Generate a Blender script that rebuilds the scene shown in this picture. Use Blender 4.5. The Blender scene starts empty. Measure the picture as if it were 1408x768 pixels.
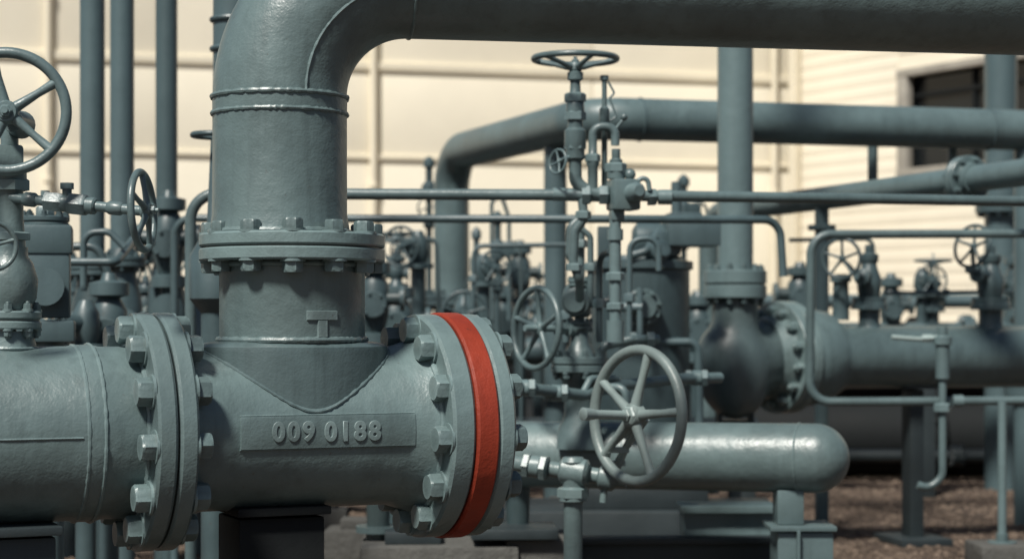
import bpy, bmesh, math, random
from mathutils import Vector as V, Matrix
random.seed(7)
scene = bpy.context.scene
H = 1.15; F = 2600.0
UP = V((0, 0, 1)); XA = V((1, 0, 0)); YA = V((0, 1, 0))
def at(u, v, d): return V(((u-704)/F*d, d, H-(v-450)/F*d))
def col(): return scene.collection

# ------------------------------------------------------------------ materials
def newmat(name):
    m = bpy.data.materials.new(name); m.use_nodes = True
    nt = m.node_tree; b = nt.nodes['Principled BSDF']
    return m, nt, b
def N(nt, t, **kw):
    n = nt.nodes.new(t)
    for k, v in kw.items():
        if k in n.inputs.keys(): n.inputs[k].default_value = v
        else: setattr(n, k, v)
    return n
def ramp(nt, a, b, ca=(0,0,0,1), cb=(1,1,1,1)):
    r = nt.nodes.new('ShaderNodeValToRGB')
    r.color_ramp.elements[0].position = a; r.color_ramp.elements[0].color = ca
    r.color_ramp.elements[1].position = b; r.color_ramp.elements[1].color = cb
    return r
def mixc(nt, fac, a, b, mode='MIX'):
    m = nt.nodes.new('ShaderNodeMix'); m.data_type = 'RGBA'; m.blend_type = mode
    def s(i, v):
        if isinstance(v, bpy.types.NodeSocket): nt.links.new(v, m.inputs[i])
        elif i == 0: m.inputs[0].default_value = v
        else: m.inputs[i].default_value = (*v, 1) if len(v) == 3 else v
    s(0, fac); s(6, a); s(7, b)
    return m.outputs[2]
def paint(name, c, rough=.42, bump=.25, grime=.5, spec=.5, lump=.35, dirt=(.07,.045,.03), low=.70, rustk=.9, point=True):
    m, nt, b = newmat(name); L = nt.links.new
    tc = N(nt, 'ShaderNodeTexCoord'); co = tc.outputs['Object']
    n1 = N(nt, 'ShaderNodeTexNoise', Scale=3.5, Detail=5, Roughness=.62); L(co, n1.inputs['Vector'])
    r1 = ramp(nt, .3, .72); L(n1.outputs[0], r1.inputs[0])
    base = mixc(nt, r1.outputs[0], tuple(x*low for x in c), tuple(x*1.16 for x in c))
    mp = N(nt, 'ShaderNodeMapping'); mp.inputs['Scale'].default_value = (16, 16, 1.3); L(co, mp.inputs[0])
    n2 = N(nt, 'ShaderNodeTexNoise', Scale=1.6, Detail=3, Roughness=.6); L(mp.outputs[0], n2.inputs['Vector'])
    r2 = ramp(nt, .50, .78); L(n2.outputs[0], r2.inputs[0])
    mu = N(nt, 'ShaderNodeMath', operation='MULTIPLY'); L(r2.outputs[0], mu.inputs[0]); mu.inputs[1].default_value = grime
    base = mixc(nt, mu.outputs[0], base, tuple(x*.5 for x in c))
    n3 = N(nt, 'ShaderNodeTexNoise', Scale=38, Detail=4, Roughness=.7); L(co, n3.inputs['Vector'])
    r3 = ramp(nt, .67, .74); L(n3.outputs[0], r3.inputs[0])
    mu3 = N(nt, 'ShaderNodeMath', operation='MULTIPLY'); L(r3.outputs[0], mu3.inputs[0]); mu3.inputs[1].default_value = min(1, grime*rustk)
    base = mixc(nt, mu3.outputs[0], base, dirt)
    if point:
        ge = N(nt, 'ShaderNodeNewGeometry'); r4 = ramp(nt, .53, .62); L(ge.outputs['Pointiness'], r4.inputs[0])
        mu4 = N(nt, 'ShaderNodeMath', operation='MULTIPLY'); L(r4.outputs[0], mu4.inputs[0]); mu4.inputs[1].default_value = .4
        base = mixc(nt, mu4.outputs[0], base, tuple(min(1, x*1.9+.02) for x in c))
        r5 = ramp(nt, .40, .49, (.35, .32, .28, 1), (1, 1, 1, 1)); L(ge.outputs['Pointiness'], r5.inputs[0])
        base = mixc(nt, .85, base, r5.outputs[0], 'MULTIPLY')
    oi = N(nt, 'ShaderNodeObjectInfo'); hs = N(nt, 'ShaderNodeHueSaturation')
    mr = N(nt, 'ShaderNodeMapRange'); mr.inputs['To Min'].default_value = .84; mr.inputs['To Max'].default_value = 1.14
    L(oi.outputs['Random'], mr.inputs[0]); L(mr.outputs[0], hs.inputs['Value']); L(base, hs.inputs['Color'])
    L(hs.outputs[0], b.inputs['Base Color'])
    rr = N(nt, 'ShaderNodeMapRange'); rr.inputs['To Min'].default_value = rough-.12; rr.inputs['To Max'].default_value = rough+.16
    L(n1.outputs[0], rr.inputs[0]); L(rr.outputs[0], b.inputs['Roughness'])
    b.inputs['Specular IOR Level'].default_value = spec
    nb = N(nt, 'ShaderNodeTexNoise', Scale=22, Detail=3, Roughness=.55); L(co, nb.inputs['Vector'])
    nc = N(nt, 'ShaderNodeTexNoise', Scale=150, Detail=2); L(co, nc.inputs['Vector'])
    b1 = N(nt, 'ShaderNodeBump'); b1.inputs['Strength'].default_value = bump*lump; b1.inputs['Distance'].default_value = .02
    L(nb.outputs[0], b1.inputs['Height'])
    b2 = N(nt, 'ShaderNodeBump'); b2.inputs['Strength'].default_value = bump; b2.inputs['Distance'].default_value = .0022
    L(nc.outputs[0], b2.inputs['Height']); L(b1.outputs[0], b2.inputs['Normal']); L(b2.outputs[0], b.inputs['Normal'])
    return m
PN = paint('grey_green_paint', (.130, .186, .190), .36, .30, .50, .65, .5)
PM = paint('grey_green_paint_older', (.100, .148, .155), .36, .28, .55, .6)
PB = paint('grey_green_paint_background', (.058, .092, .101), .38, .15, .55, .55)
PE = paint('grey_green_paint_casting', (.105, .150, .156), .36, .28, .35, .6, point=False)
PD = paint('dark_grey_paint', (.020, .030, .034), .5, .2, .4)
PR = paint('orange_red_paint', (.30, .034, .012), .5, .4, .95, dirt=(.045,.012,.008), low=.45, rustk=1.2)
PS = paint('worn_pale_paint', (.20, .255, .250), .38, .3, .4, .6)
PBK = paint('black_steel', (.006, .008, .009), .7, .2, .2, .2)
PC = paint('concrete', (.085, .085, .08), .85, .6, .5, .2, 1.0)
PF = paint('window_frame_concrete', (.36, .34, .30), .85, .3, .3, .2, .6)
def plain(name, c, rough=.7, sc=6, amt=.25, bump=.1, bsc=60, spec=.4):
    m, nt, b = newmat(name); L = nt.links.new
    tc = N(nt, 'ShaderNodeTexCoord')
    n = N(nt, 'ShaderNodeTexNoise', Scale=sc, Detail=6, Roughness=.65); L(tc.outputs['Object'], n.inputs['Vector'])
    r = ramp(nt, .3, .75); L(n.outputs[0], r.inputs[0])
    L(mixc(nt, r.outputs[0], tuple(x*(1-amt) for x in c), c), b.inputs['Base Color'])
    b.inputs['Roughness'].default_value = rough; b.inputs['Specular IOR Level'].default_value = spec
    if bump:
        n2 = N(nt, 'ShaderNodeTexNoise', Scale=bsc, Detail=3); L(tc.outputs['Object'], n2.inputs['Vector'])
        bb = N(nt, 'ShaderNodeBump'); bb.inputs['Strength'].default_value = bump; bb.inputs['Distance'].default_value = .02
        L(n2.outputs[0], bb.inputs['Height']); L(bb.outputs[0], b.inputs['Normal'])
    return m
MW = plain('cream_wall_paint', (.93, .865, .71), .8, .5, .14, .0)
MT = plain('beige_trim', (.86, .79, .63), .8, .8, .2, .0)
MSID = plain('cream_siding', (.92, .85, .70), .75, .5, .12, .0)
MG = plain('dark_window_glass', (.010, .013, .015), .12, 1, .3, .0)
MRS = plain('roof_sheet', (.25, .25, .24), .6, 2, .3, .05)

# ------------------------------------------------------------------ geometry kit
def frame(ax):
    z = ax.normalized(); h = UP if abs(z.z) < .95 else YA
    x = h.cross(z).normalized(); y = z.cross(x)
    return x, y, z
def fillet(pts, rad, n=10):
    out = [pts[0]]
    for i in range(1, len(pts)-1):
        P = pts[i]; a = P-pts[i-1]; b = pts[i+1]-P; d1 = a.normalized(); d2 = b.normalized()
        c = max(-1, min(1, d1.dot(d2))); ph = math.acos(c)
        if ph < .02: out.append(P); continue
        T = rad*math.tan(ph/2)
        mx = min(a.length*(.999 if i == 1 else .499), b.length*(.999 if i == len(pts)-2 else .499))
        r = rad
        if T > mx: r = rad*mx/T; T = mx
        A = P-d1*T; nn = (d2-d1*c).normalized(); cen = A+nn*r
        for k in range(n+1):
            th = ph*k/n; out.append(cen-nn*(r*math.cos(th))+d1*(r*math.sin(th)))
    out.append(pts[-1]); return out
class Part:
    def __init__(s, root, name, mat, label=None, parent=None):
        s.bm = bmesh.new(); s.root = root; s.name = name; s.mat = mat; s.label = label; s.parent = parent
    def ringfaces(s, A, B):
        n = max(len(A), len(B)); f = s.bm.faces.new
        if len(A) == 1 and len(B) == 1: return
        for i in range(n):
            j = (i+1) % n
            try:
                if len(A) == 1: f((A[0], B[i], B[j]))
                elif len(B) == 1: f((A[i], B[0], A[j]))
                else: f((A[i], B[i], B[j], A[j]))
            except ValueError: pass
    def lathe(s, p, ax, prof, seg=32, sx=1, sy=1, phase=0):
        x, y, z = frame(ax); prev = None
        if prof[0][1] > 1e-6: prof = [(prof[0][0], 0)]+list(prof)
        if prof[-1][1] > 1e-6: prof = list(prof)+[(prof[-1][0], 0)]
        for t, r in prof:
            if r < 1e-6: ring = [s.bm.verts.new(p+z*t)]
            else: ring = [s.bm.verts.new(p+z*t+x*(r*sx*math.cos(phase+2*math.pi*k/seg))+y*(r*sy*math.sin(phase+2*math.pi*k/seg))) for k in range(seg)]
            if prev: s.ringfaces(prev, ring)
            prev = ring
        return s
    def cyl(s, p0, p1, r0, r1=None, seg=24):
        return s.lathe(p0, p1-p0, [(0, r0), ((p1-p0).length, r1 if r1 is not None else r0)], seg)
    def disc(s, p, ax, t0, t1, r, seg=48, ch=.004):
        return s.lathe(p, ax, [(t0, r-ch), (t0+ch, r), (t1-ch, r), (t1, r-ch)], seg)
    def hexn(s, p, ax, r, h, phase=0):
        return s.lathe(p, ax, [(0, r), (h*.82, r), (h, r*.84)], 6, phase=phase)
    def tube(s, pts, r, fil=None, seg=16, n=10, closed=False, jit=0):
        if fil: pts = fillet(pts, fil, n)
        q = [pts[0]]
        for p in pts[1:]:
            if (p-q[-1]).length > 1e-5: q.append(p)
        pts = q; m = len(pts); rings = []
        t = (pts[1]-pts[0]).normalized(); x, y, z = frame(t)
        for i in range(m):
            if closed: tn = (pts[(i+1) % m]-pts[i-1]).normalized()
            else: tn = (pts[min(i+1, m-1)]-pts[max(i-1, 0)]).normalized()
            x = (x-tn*x.dot(tn)).normalized(); y = tn.cross(x)
            rr = (r[i] if isinstance(r, list) else r)*(1+random.uniform(-jit, jit))
            rings.append([s.bm.verts.new(pts[i]+x*(rr*math.cos(2*math.pi*k/seg))+y*(rr*math.sin(2*math.pi*k/seg))) for k in range(seg)])
        for i in range(m-1): s.ringfaces(rings[i], rings[i+1])
        if closed: s.ringfaces(rings[-1], rings[0])
        else:
            s.bm.faces.new(rings[0]); s.bm.faces.new(rings[-1][::-1])
        return s
    def torus(s, c, ax, R, r, seg=64, rs=12, jit=0):
        x, y, z = frame(ax)
        pts = [c+x*(R*math.cos(2*math.pi*k/seg))+y*(R*math.sin(2*math.pi*k/seg)) for k in range(seg)]
        return s.tube(pts, r, seg=rs, closed=True, jit=jit)
    def box(s, c, size, rz=0, bev=.006, rot=None):
        g = bmesh.ops.create_cube(s.bm, size=1)['verts']
        R = rot if rot is not None else Matrix.Rotation(rz, 3, 'Z')
        for v in g: v.co = R @ V((v.co.x*size[0], v.co.y*size[1], v.co.z*size[2]))+c
        if bev:
            es = list({e for v in g for e in v.link_edges})
            bmesh.ops.bevel(s.bm, geom=es, offset=bev, segments=2, affect='EDGES', profile=.6)
        return s
    def ball(s, c, r, ax=UP, k=1, seg=24):
        return s.lathe(c, ax, [(-r*k*math.cos(math.pi*i/16), r*math.sin(math.pi*i/16)) for i in range(17)], seg)
    def done(s, smooth=38):
        bmesh.ops.recalc_face_normals(s.bm, faces=s.bm.faces)
        base = s.root.location.copy() if s.root else V((0, 0, 0))
        for v in s.bm.verts: v.co -= base
        for f in s.bm.faces: f.smooth = True
        lim = math.radians(smooth)
        for e in s.bm.edges:
            if len(e.link_faces) == 2 and e.calc_face_angle(0) > lim: e.smooth = False
        me = bpy.data.meshes.new(s.name); s.bm.to_mesh(me); s.bm.free()
        me.materials.append(s.mat)
        o = bpy.data.objects.new(s.name, me); col().objects.link(o)
        o.parent = s.parent if s.parent else s.root
        if s.label: o['label'] = s.label
        return o
def thing(name, base, label, cat, group=None):
    e = bpy.data.objects.new(name, None); e.location = V(base); e.empty_display_size = .1
    col().objects.link(e); e['label'] = label; e['category'] = cat
    if group: e['group'] = group
    return e
bolt_cache = {}
def bolt_mesh(r, L, h, mat, stud):
    key = (round(r, 4), round(L, 4), round(h, 4), mat.name, stud)
    if key not in bolt_cache:
        p = Part(None, 'bolt', mat); S = 24; c30 = math.cos(math.pi/6)
        def ring(z, rad, hexa):
            out = []
            for k in range(S):
                a = 2*math.pi*k/S; q = rad
                if hexa: q = rad*c30/math.cos((a % (math.pi/3))-math.pi/6)
                out.append(p.bm.verts.new(V((q*math.cos(a), q*math.sin(a), z))))
            return out
        hz = L/2; seq = []
        top = [(hz-.003, r*.5, 0), (hz-.003, r*1.2, 0), (hz+.0035, r*1.2, 0), (hz+.004, r, 1), (hz+h*.84, r, 1), (hz+h, r*.86, 0)]
        if stud: top += [(hz+h, r*.5, 0), (hz+h*1.22, r*.5, 0), (hz+h*1.3, r*.42, 0)]
        else: top += [(hz+h*1.01, r*.5, 0)]
        seq = [(-z, a, b) for z, a, b in reversed(top)]+top
        prev = None
        for z, a, b in seq:
            rg = ring(z, a, b)
            if prev: p.ringfaces(prev, rg)
            else: p.bm.faces.new(rg[::-1])
            prev = rg
        p.bm.faces.new(prev)
        o = p.done(25); me = o.data; bpy.data.objects.remove(o); bolt_cache[key] = me
    return bolt_cache[key]
def bolts(flange, root, c, ax, rb, n, r, L, h, mat, ph=0, stud=False):
    x, y, z = frame(ax); me = bolt_mesh(r, L, h, mat, stud)
    for k in range(n):
        a = ph+2*math.pi*k/n
        pos = c+x*(rb*math.cos(a))+y*(rb*math.sin(a))-root.location
        o = bpy.data.objects.new('bolt', me); col().objects.link(o); o.parent = flange
        tw = random.uniform(0, math.pi)
        M = Matrix((x, y, z)).transposed().to_4x4()
        o.matrix_local = Matrix.Translation(pos) @ M @ Matrix.Rotation(tw, 4, 'Z') @ Matrix.Scale(random.uniform(.95, 1.06), 4, V((0, 0, 1)))
def flange(root, c, ax, R, th, n=0, br=.012, mat=PM, gap=.004, hub=None, seg=40, rb=None, ph=.2, indiv=True, name='flange'):
    p = Part(root, name, mat); ch = min(.004, th*.2)
    prof = [(-th-gap/2, R-ch), (-th-gap/2+ch, R), (-gap/2-ch, R), (-gap/2, R-ch)]
    prof += [(-gap/2, R*.94), (gap/2, R*.94), (gap/2, R-ch), (gap/2+ch, R), (gap/2+th-ch, R), (gap/2+th, R-ch)]
    if hub:
        prof = [(-th*2.6, hub), (-th*1.05-gap/2, hub*1.16)]+prof+[(th*1.05+gap/2, hub*1.16), (th*2.6, hub)]
    p.lathe(c, ax, prof, seg)
    rb = rb or R*.84; L = 2*th+gap
    if n and not indiv:
        x, y, z = frame(ax)
        for k in range(n):
            a = ph+2*math.pi*k/n; q = c+x*(rb*math.cos(a))+y*(rb*math.sin(a))
            p.hexn(q+z*(L/2), z, br, br*1.2); p.hexn(q-z*(L/2), -z, br, br*1.2)
    o = p.done()
    if n and indiv: bolts(o, root, c, ax, rb, n, br, L, br*1.5, mat, ph, True)
    return o
def wheel(root, c, ax, R, r=None, ns=5, dish=.12, mat=PM, ph=.3, hub=None, nut=True, parent=None):
    r = r or R*.075; z = ax.normalized(); x, y, _ = frame(z)
    p = Part(root, 'handwheel', mat, parent=parent)
    p.torus(c, z, R-r, r, 72, 14)
    hb = hub or R*.15
    for k in range(ns):
        a = ph+2*math.pi*k/ns; e = x*math.cos(a)+y*math.sin(a)
        pts = [c-z*(R*dish)+e*(hb*.5), c-z*(R*dish)+e*(hb*1.3), c-z*(R*dish*.5)+e*(R*.55), c+e*(R-r*1.2)]
        p.tube(pts, [r*1.1, r*.95, r*.72, r*.9], seg=10)
    p.lathe(c-z*(R*dish), z, [(-hb*.7, hb*.8), (-hb*.5, hb), (hb*.4, hb), (hb*.6, hb*.85)], 24)
    if nut:
        p.hexn(c-z*(R*dish)+z*hb*.6, z, hb*.55, hb*.5); p.cyl(c-z*(R*dish)+z*hb, c-z*(R*dish)+z*hb*1.5, hb*.28)
    return p.done()
def gate_valve(root, p, up, s, WR, mat=PM, ns=5, ph=.3, nb=8, indiv=False, tall=1.0):
    up = up.normalized(); x, y, z = frame(up)
    b = Part(root, 'valve_body', mat)
    b.lathe(p, up, [(0, s*.8), (s*.5, s*.75), (s*.9, s*1.05), (s*1.7, s*1.12), (s*2.4, s*.85), (s*2.9, s*.7)], 28)
    for sg in (1, -1):
        b.lathe(p+up*(s*1.2), x*sg, [(0, s*.7), (s*1.25, s*.62), (s*1.25, s*1.0), (s*1.55, s*1.0)], 24)
    b.done()
    flange(root, p+up*(s*3.05), up, s*1.2, s*.22, nb, s*.17, mat, .003, None, 28, indiv=indiv, name='bonnet_flange')
    t = Part(root, 'yoke', mat); q = p+up*(s*3.2)
    t.lathe(q, up, [(0, s*.75), (s*.5, s*.55), (s*.8, s*.4), (s*1.3, s*.36)], 20)
    for sg in (1, -1):
        t.tube([q+x*(sg*s*.55), q+x*(sg*s*.7)+up*s*1.0, q+x*(sg*s*.4)+up*s*2.2*tall, q+x*(sg*s*.2)+up*s*2.5*tall], s*.16, .03, 8, 4)
    t.lathe(q+up*s*2.3*tall, up, [(0, s*.34), (s*.4, s*.34)], 16)
    t.done()
    w = q+up*s*3.0*tall
    st = Part(root, 'stem', PS); st.cyl(q, w+up*s*1.1, s*.13, seg=12); st.done()
    wheel(root, w, up, WR, ns=ns, mat=mat, ph=ph, nut=True)
def union(p, c, ax, r, L):
    z = ax.normalized()
    p.hexn(c-z*L*.5, z, r*1.25, L*.28); p.lathe(c-z*L*.22, z, [(0, r*1.0), (L*.02, r*1.12), (L*.4, r*1.12), (L*.44, r)], 20)
    p.hexn(c+z*L*.22, z, r*1.3, L*.28)

# ------------------------------------------------------------------ main pipeline
A = math.radians(24); d = V((math.cos(A), math.sin(A), 0)); n = V((math.sin(A), -math.cos(A), 0))
C = V((-.6135, 5.0, .883)); R0 = .21
def M(s, h=0, k=0): return C+d*s+UP*h+n*k
root = thing('main_pipeline', (C.x, C.y, 0), 'grey-green painted flanged pipeline with riser, elbow and orange ring', 'pipeline')
p = Part(root, 'inlet_pipe', PN)
p.lathe(M(-3.2), d, [(0, .22), (2.64, .22), (2.655, .2235), (2.70, .2235), (2.72, .219), (2.86, .219)], 96)
p.torus(M(-.545), d, .2205, .0055, 150, 8, .22); p.torus(M(-.505), d, .2235, .005, 150, 8, .22)
p.tube([M(-3.2+.02*i, 0.0, .2205) for i in range(133)], .0035, seg=6, jit=.2)
p.done()
BR, BH = .036, .038
fl = Part(root, 'flange', PN)
fl.lathe(M(0), d, [(-.396, .298), (-.389, .305), (-.354, .305), (-.347, .299), (-.347, .285), (-.341, .285), (-.341, .299), (-.334, .305), (-.301, .305), (-.294, .298)], 128)
fl.torus(M(-.397), d, .223, .009, 140, 8, .18)
fl = fl.done(); bolts(fl, root, M(-.345), d, .262, 12, BR, .102, BH, PN, .09)
t = Part(root, 'tee_body', PN)
t.lathe(M(-.296), d, [(0, .228), (.03, .224), (.075, .21), (.585, .21), (.63, .224), (.672, .236)], 128)
t.torus(M(-.292), d, .227, .008, 140, 8, .18); t.torus(M(.372), d, .234, .009, 140, 8, .18)
t.done()
fl = Part(root, 'flange', PN)
fl.disc(M(0), d, .374, .438, .303, 128, .008)
fl = fl.done(); bolts(fl, root, M(.463), d, .260, 12, BR, .178, BH, PN, .09)
g = Part(root, 'gasket_ring', PR, 'thick orange-red painted spacer ring'); g.disc(M(0), d, .4395, .5025, .308, 128, .006); g.done()
fl = Part(root, 'blind_flange', PN); fl.lathe(M(0), d, [(.504, .296), (.512, .304), (.544, .304), (.552, .296), (.552, .15), (.58, .14), (.60, .10)], 128); fl.done()
RC = V((C.x, C.y, 0))+d*.034
sd = Part(root, 'reinforcing_saddle', PM)
prof = [(0, .985), (.203, 1.0), (.2165, .992), (.224, .955), (.229, .86), (.231, .78)]
ex, ey = .258, .2035; segs = 160; prev = None
def sup(a, ee=2.0):
    c_, s_ = math.cos(a), math.sin(a)
    return math.copysign(abs(c_)**(2/ee), c_), math.copysign(abs(s_)**(2/ee), s_)
for t0, k in prof:
    ring = []
    for i in range(segs):
        a_, b_ = sup(2*math.pi*(i+.5)/segs); ring.append(sd.bm.verts.new(RC+UP*(C.z+t0)+d*(ex*k*a_)+n*(ey*k*b_)))
    if prev: sd.ringfaces(prev, ring)
    prev = ring
sd.bm.faces.new(prev)
bd = []
for i in range(200):
    a_, b_ = sup(2*math.pi*(i+.5)/200); yy = ey*b_
    bd.append(RC+d*(ex*1.004*a_)+n*(yy*1.003)+UP*(C.z+math.sqrt(max(R0**2-yy*yy, R0**2*.001))))
sd.tube(bd, .0045, seg=8, closed=True, jit=.3)
sd.done()
nk = Part(root, 'branch_neck', PN)
nk.lathe(RC, UP, [(1.0, .192), (1.31, .192), (1.335, .200)], 128)
nk.torus(RC+UP*1.118, UP, .193, .008, 150, 8, .2); nk.torus(RC+UP*1.314, UP, .197, .007, 150, 8, .15)
nk.done()
fl = Part(root, 'flange', PN)
fl.lathe(RC, UP, [(1.323, .240), (1.328, .245), (1.353, .245), (1.357, .241), (1.357, .232), (1.361, .232), (1.361, .241), (1.366, .245), (1.391, .245), (1.396, .240)], 128)
fl = fl.done(); bolts(fl, root, RC+UP*1.3595, UP, .213, 12, .027, .073, .030, PN, .12)
RU = V((C.x, C.y, 0))
B1 = math.radians(10); e1 = V((math.cos(B1), math.sin(B1), 0)); f1 = V((math.sin(B1), -math.cos(B1), 0))
rs = Part(root, 'riser_pipe', PN)
rs.lathe(RU, UP, [(1.39, .186), (1.425, .181), (1.45, .177), (1.70, .1765), (1.76, .1775)], 128)
rs.torus(RU+UP*1.40, UP, .184, .008, 150, 8, .15)
rs.torus(RU+UP*1.756, UP, .177, .0065, 150, 8, .25); rs.torus(RU+UP*1.712, UP, .1765, .006, 150, 8, .25)
rs.done()
eb = Part(root, 'elbow_and_overhead_pipe', PN)
ZT = 1.757+.342
eb.tube([RU+UP*1.756, RU+UP*ZT, RU+UP*ZT+e1*5.8, RU+e1*6.2+UP*(ZT-.4), RU+e1*6.2+UP*.05], .176, .342, 96, 28)
bc = RU+e1*.342+UP*1.757
eb.tube([bc+(-e1*math.cos(a)+UP*math.sin(a))*.284+f1*.1665 for a in [math.pi/2*i/60 for i in range(61)]], .0042, seg=6, jit=.25)
eb.torus(RU+UP*ZT+e1*.345, e1, .1762, .004, 150, 8, .25); eb.torus(RU+UP*ZT+e1*3.1, e1, .1765, .006, 120, 8, .25)
eb.done()
def onpipe(s, y, o): a = y/R0; return C+d*s+(n*math.cos(a)+UP*math.sin(a))*(R0+o)
pl = Part(root, 'number_plate', PN)
s0, s1, y0, y1 = -.168, .303, -.040, .044; nx, ny = 24, 10
def patch(part, fn, s0, s1, y0, y1, nx, ny, o0, o1, inset=.0):
    top = [[part.bm.verts.new(fn(s0+inset+(s1-s0-2*inset)*i/nx, y0+inset+(y1-y0-2*inset)*j/ny, o1)) for j in range(ny+1)] for i in range(nx+1)]
    bot = [[part.bm.verts.new(fn(s0+(s1-s0)*i/nx, y0+(y1-y0)*j/ny, o0)) for j in range(ny+1)] for i in range(nx+1)]
    for i in range(nx):
        for j in range(ny): part.bm.faces.new((top[i][j], top[i+1][j], top[i+1][j+1], top[i][j+1]))
    for i in range(nx):
        part.bm.faces.new((top[i][0], bot[i][0], bot[i+1][0], top[i+1][0])); part.bm.faces.new((top[i][ny], top[i+1][ny], bot[i+1][ny], bot[i][ny]))
    for j in range(ny):
        part.bm.faces.new((top[0][j], top[0][j+1], bot[0][j+1], bot[0][j])); part.bm.faces.new((top[nx][j], bot[nx][j], bot[nx][j+1], top[nx][j+1]))
patch(pl, onpipe, s0, s1, y0, y1, nx, ny, -.003, .0065, .0018)
fr = [onpipe(s0+(s1-s0)*i/nx, y0-.001, .001) for i in range(nx+1)]
pl.tube(fr, .0028, seg=6, jit=.3); pl.tube([onpipe(s0+(s1-s0)*i/nx, y1+.001, .001) for i in range(nx+1)], .0028, seg=6, jit=.3)
pl = pl.done()
PS2 = paint('worn_raised_lettering', (.155, .212, .215), .38, .3, .6, .6)
def text_part(body, size, fn, parent, name, off=.0022, spacing=1.1, ext=.0022):
    cu = bpy.data.curves.new(name, 'FONT'); cu.body = body; cu.size = size; cu.extrude = ext; cu.offset = off
    cu.bevel_depth = .0016; cu.bevel_resolution = 3; cu.resolution_u = 6; cu.space_character = spacing; cu.align_x = 'CENTER'; cu.align_y = 'CENTER'
    o = bpy.data.objects.new(name, cu); col().objects.link(o)
    dg = bpy.context.evaluated_depsgraph_get(); me = bpy.data.meshes.new_from_object(o.evaluated_get(dg))
    bpy.data.objects.remove(o)
    base = root.location
    for v in me.vertices: v.co = fn(v.co.x, v.co.y, v.co.z)-base
    me.materials.clear(); me.materials.append(PS2)
    ob = bpy.data.objects.new(name, me); col().objects.link(ob); ob.parent = parent
    return ob
text_part('009', .064, lambda x, y, z: onpipe(-.030+x, y*1.0+.001, .0065+z), pl, 'raised_number', off=.0016, spacing=1.24)
text_part('0188', .064, lambda x, y, z: onpipe(.128+x, y*1.0-.001, .0065+z), pl, 'raised_number', off=.0016, spacing=1.24)
phi = math.radians(30)
def onneck(s, y, o):
    a = phi+s/.192; return RC+V((math.sin(a), -math.cos(a), 0))*(.192+o)+UP*(1.158+y)
tm = Part(root, 'letter_mark', PS2, 'raised T-shaped mark')
patch(tm, onneck, -.043, .043, .010, .036, 10, 2, -.002, .006, .002); patch(tm, onneck, -.014, .014, -.034, .0115, 4, 2, -.002, .0055, .002)
tm = tm.done()

def support(pos, w, dp, ztop, mat, lab, rz=A, slim=False, ears=True):
    r = thing('pipe_support', (pos.x, pos.y, 0), lab, 'pipe support', 'supports under the pipework')
    q = Part(r, 'pedestal', mat); q.box(V((pos.x, pos.y, (ztop-.03)/2)), (w*(.35 if slim else .92), dp*(.4 if slim else .8), ztop-.03), rz, .008)
    q.box(V((pos.x, pos.y, .02)), (w*1.3, dp*1.3, .04), rz, .006); q.done()
    q = Part(r, 'saddle_plate', mat); q.box(V((pos.x, pos.y, ztop-.012)), (w, dp, .022), rz, .004)
    if ears:
        for sg in (-1, 1): q.box(V((pos.x, pos.y, ztop+.02))+V((math.cos(rz), math.sin(rz), 0))*(sg*w*.45), (.016, dp*.9, .07), rz, .003)
    q.done()
support(M(-.025), .25, .26, .688, PBK, 'black steel pedestal beneath the main pipe', ears=False)
support(M(-.72), .24, .34, .668, PD, 'dark grey steel pedestal beneath the main pipe', ears=False)
support(M(-2.4), .24, .34, .655, PD, 'dark grey steel pedestal beneath the main pipe')

# ------------------------------------------------------------------ left valve on the main pipe
vp = M(-.70); sc = 551.0
r = thing('side_valve', (vp.x, vp.y, 1.08), 'grey-green valve with large handwheel on the main pipe', 'valve')
def Z(v): return H+(450-v)/sc
b = Part(r, 'valve_body', PN); q = V((vp.x, vp.y, 0))
b.lathe(q, UP, [(1.04, .085), (1.10, .066), (1.14, .058), (Z(455), .058)], 48)
b.lathe(q, UP, [(Z(425), .052), (Z(410), .066), (Z(385), .07), (Z(362), .058), (Z(352), .045), (Z(340), .045)], 40)
b.torus(q+UP*1.098, UP, .068, .005, 60, 6, .2)
b.done()
flange(r, q+UP*Z(440), UP, .078, .021, 8, .011, PN)
b = Part(r, 'bonnet', PN)
b.lathe(q, UP, [(Z(342), .04), (Z(300), .034), (Z(262), .034), (Z(250), .042), (Z(232), .042), (Z(222), .03), (Z(200), .03)], 32)
b.hexn(q+UP*Z(262), UP, .05, .03); b.hexn(q+UP*Z(330), UP, .052, .02)
b.box(q+UP*Z(222)+V((0, -.03, 0)), (.075, .07, .07), A, .008); b.done()
wc = V((vp.x+.034, vp.y-.16, Z(157)-.012))
b = Part(r, 'stem', PM); b.cyl(q+UP*Z(172)+XA*.02, wc+V((0, -.01, 0)), .017); b.lathe(q+UP*Z(172)+XA*.03, -YA, [(0, .035), (.05, .03), (.09, .026)], 20)
b.cyl(q+UP*Z(222), q+UP*(Z(172)+.02), .022); b.done()
wheel(r, wc, V((.12, -1, .03)), .156, .0135, 5, .08, PM, ph=.55, hub=.028)
b = Part(r, 'side_branch', PM); a0 = V((vp.x, vp.y-.02, Z(272))); a1 = at(196, 290, 4.62); ax = (a1-a0).normalized()
b.tube([a0, a1], .0125, seg=16)
for f, rr, L in ((.17, .018, .035), (.36, .026, .05), (.44, .022, .03), (.53, .029, .045), (.62, .021, .03), (.80, .017, .04)):
    c = a0.lerp(a1, f)
    if f in (.36, .53): b.hexn(c-ax*L/2, ax, rr, L)
    else: b.lathe(c-ax*L/2, ax, [(0, rr*.8), (L*.15, rr), (L*.85, rr), (L, rr*.8)], 20)
b.lathe(a0.lerp(a1, .445), UP, [(0, .012), (.035, .012), (.035, .017), (.05, .017)], 12)
b.done()
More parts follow.
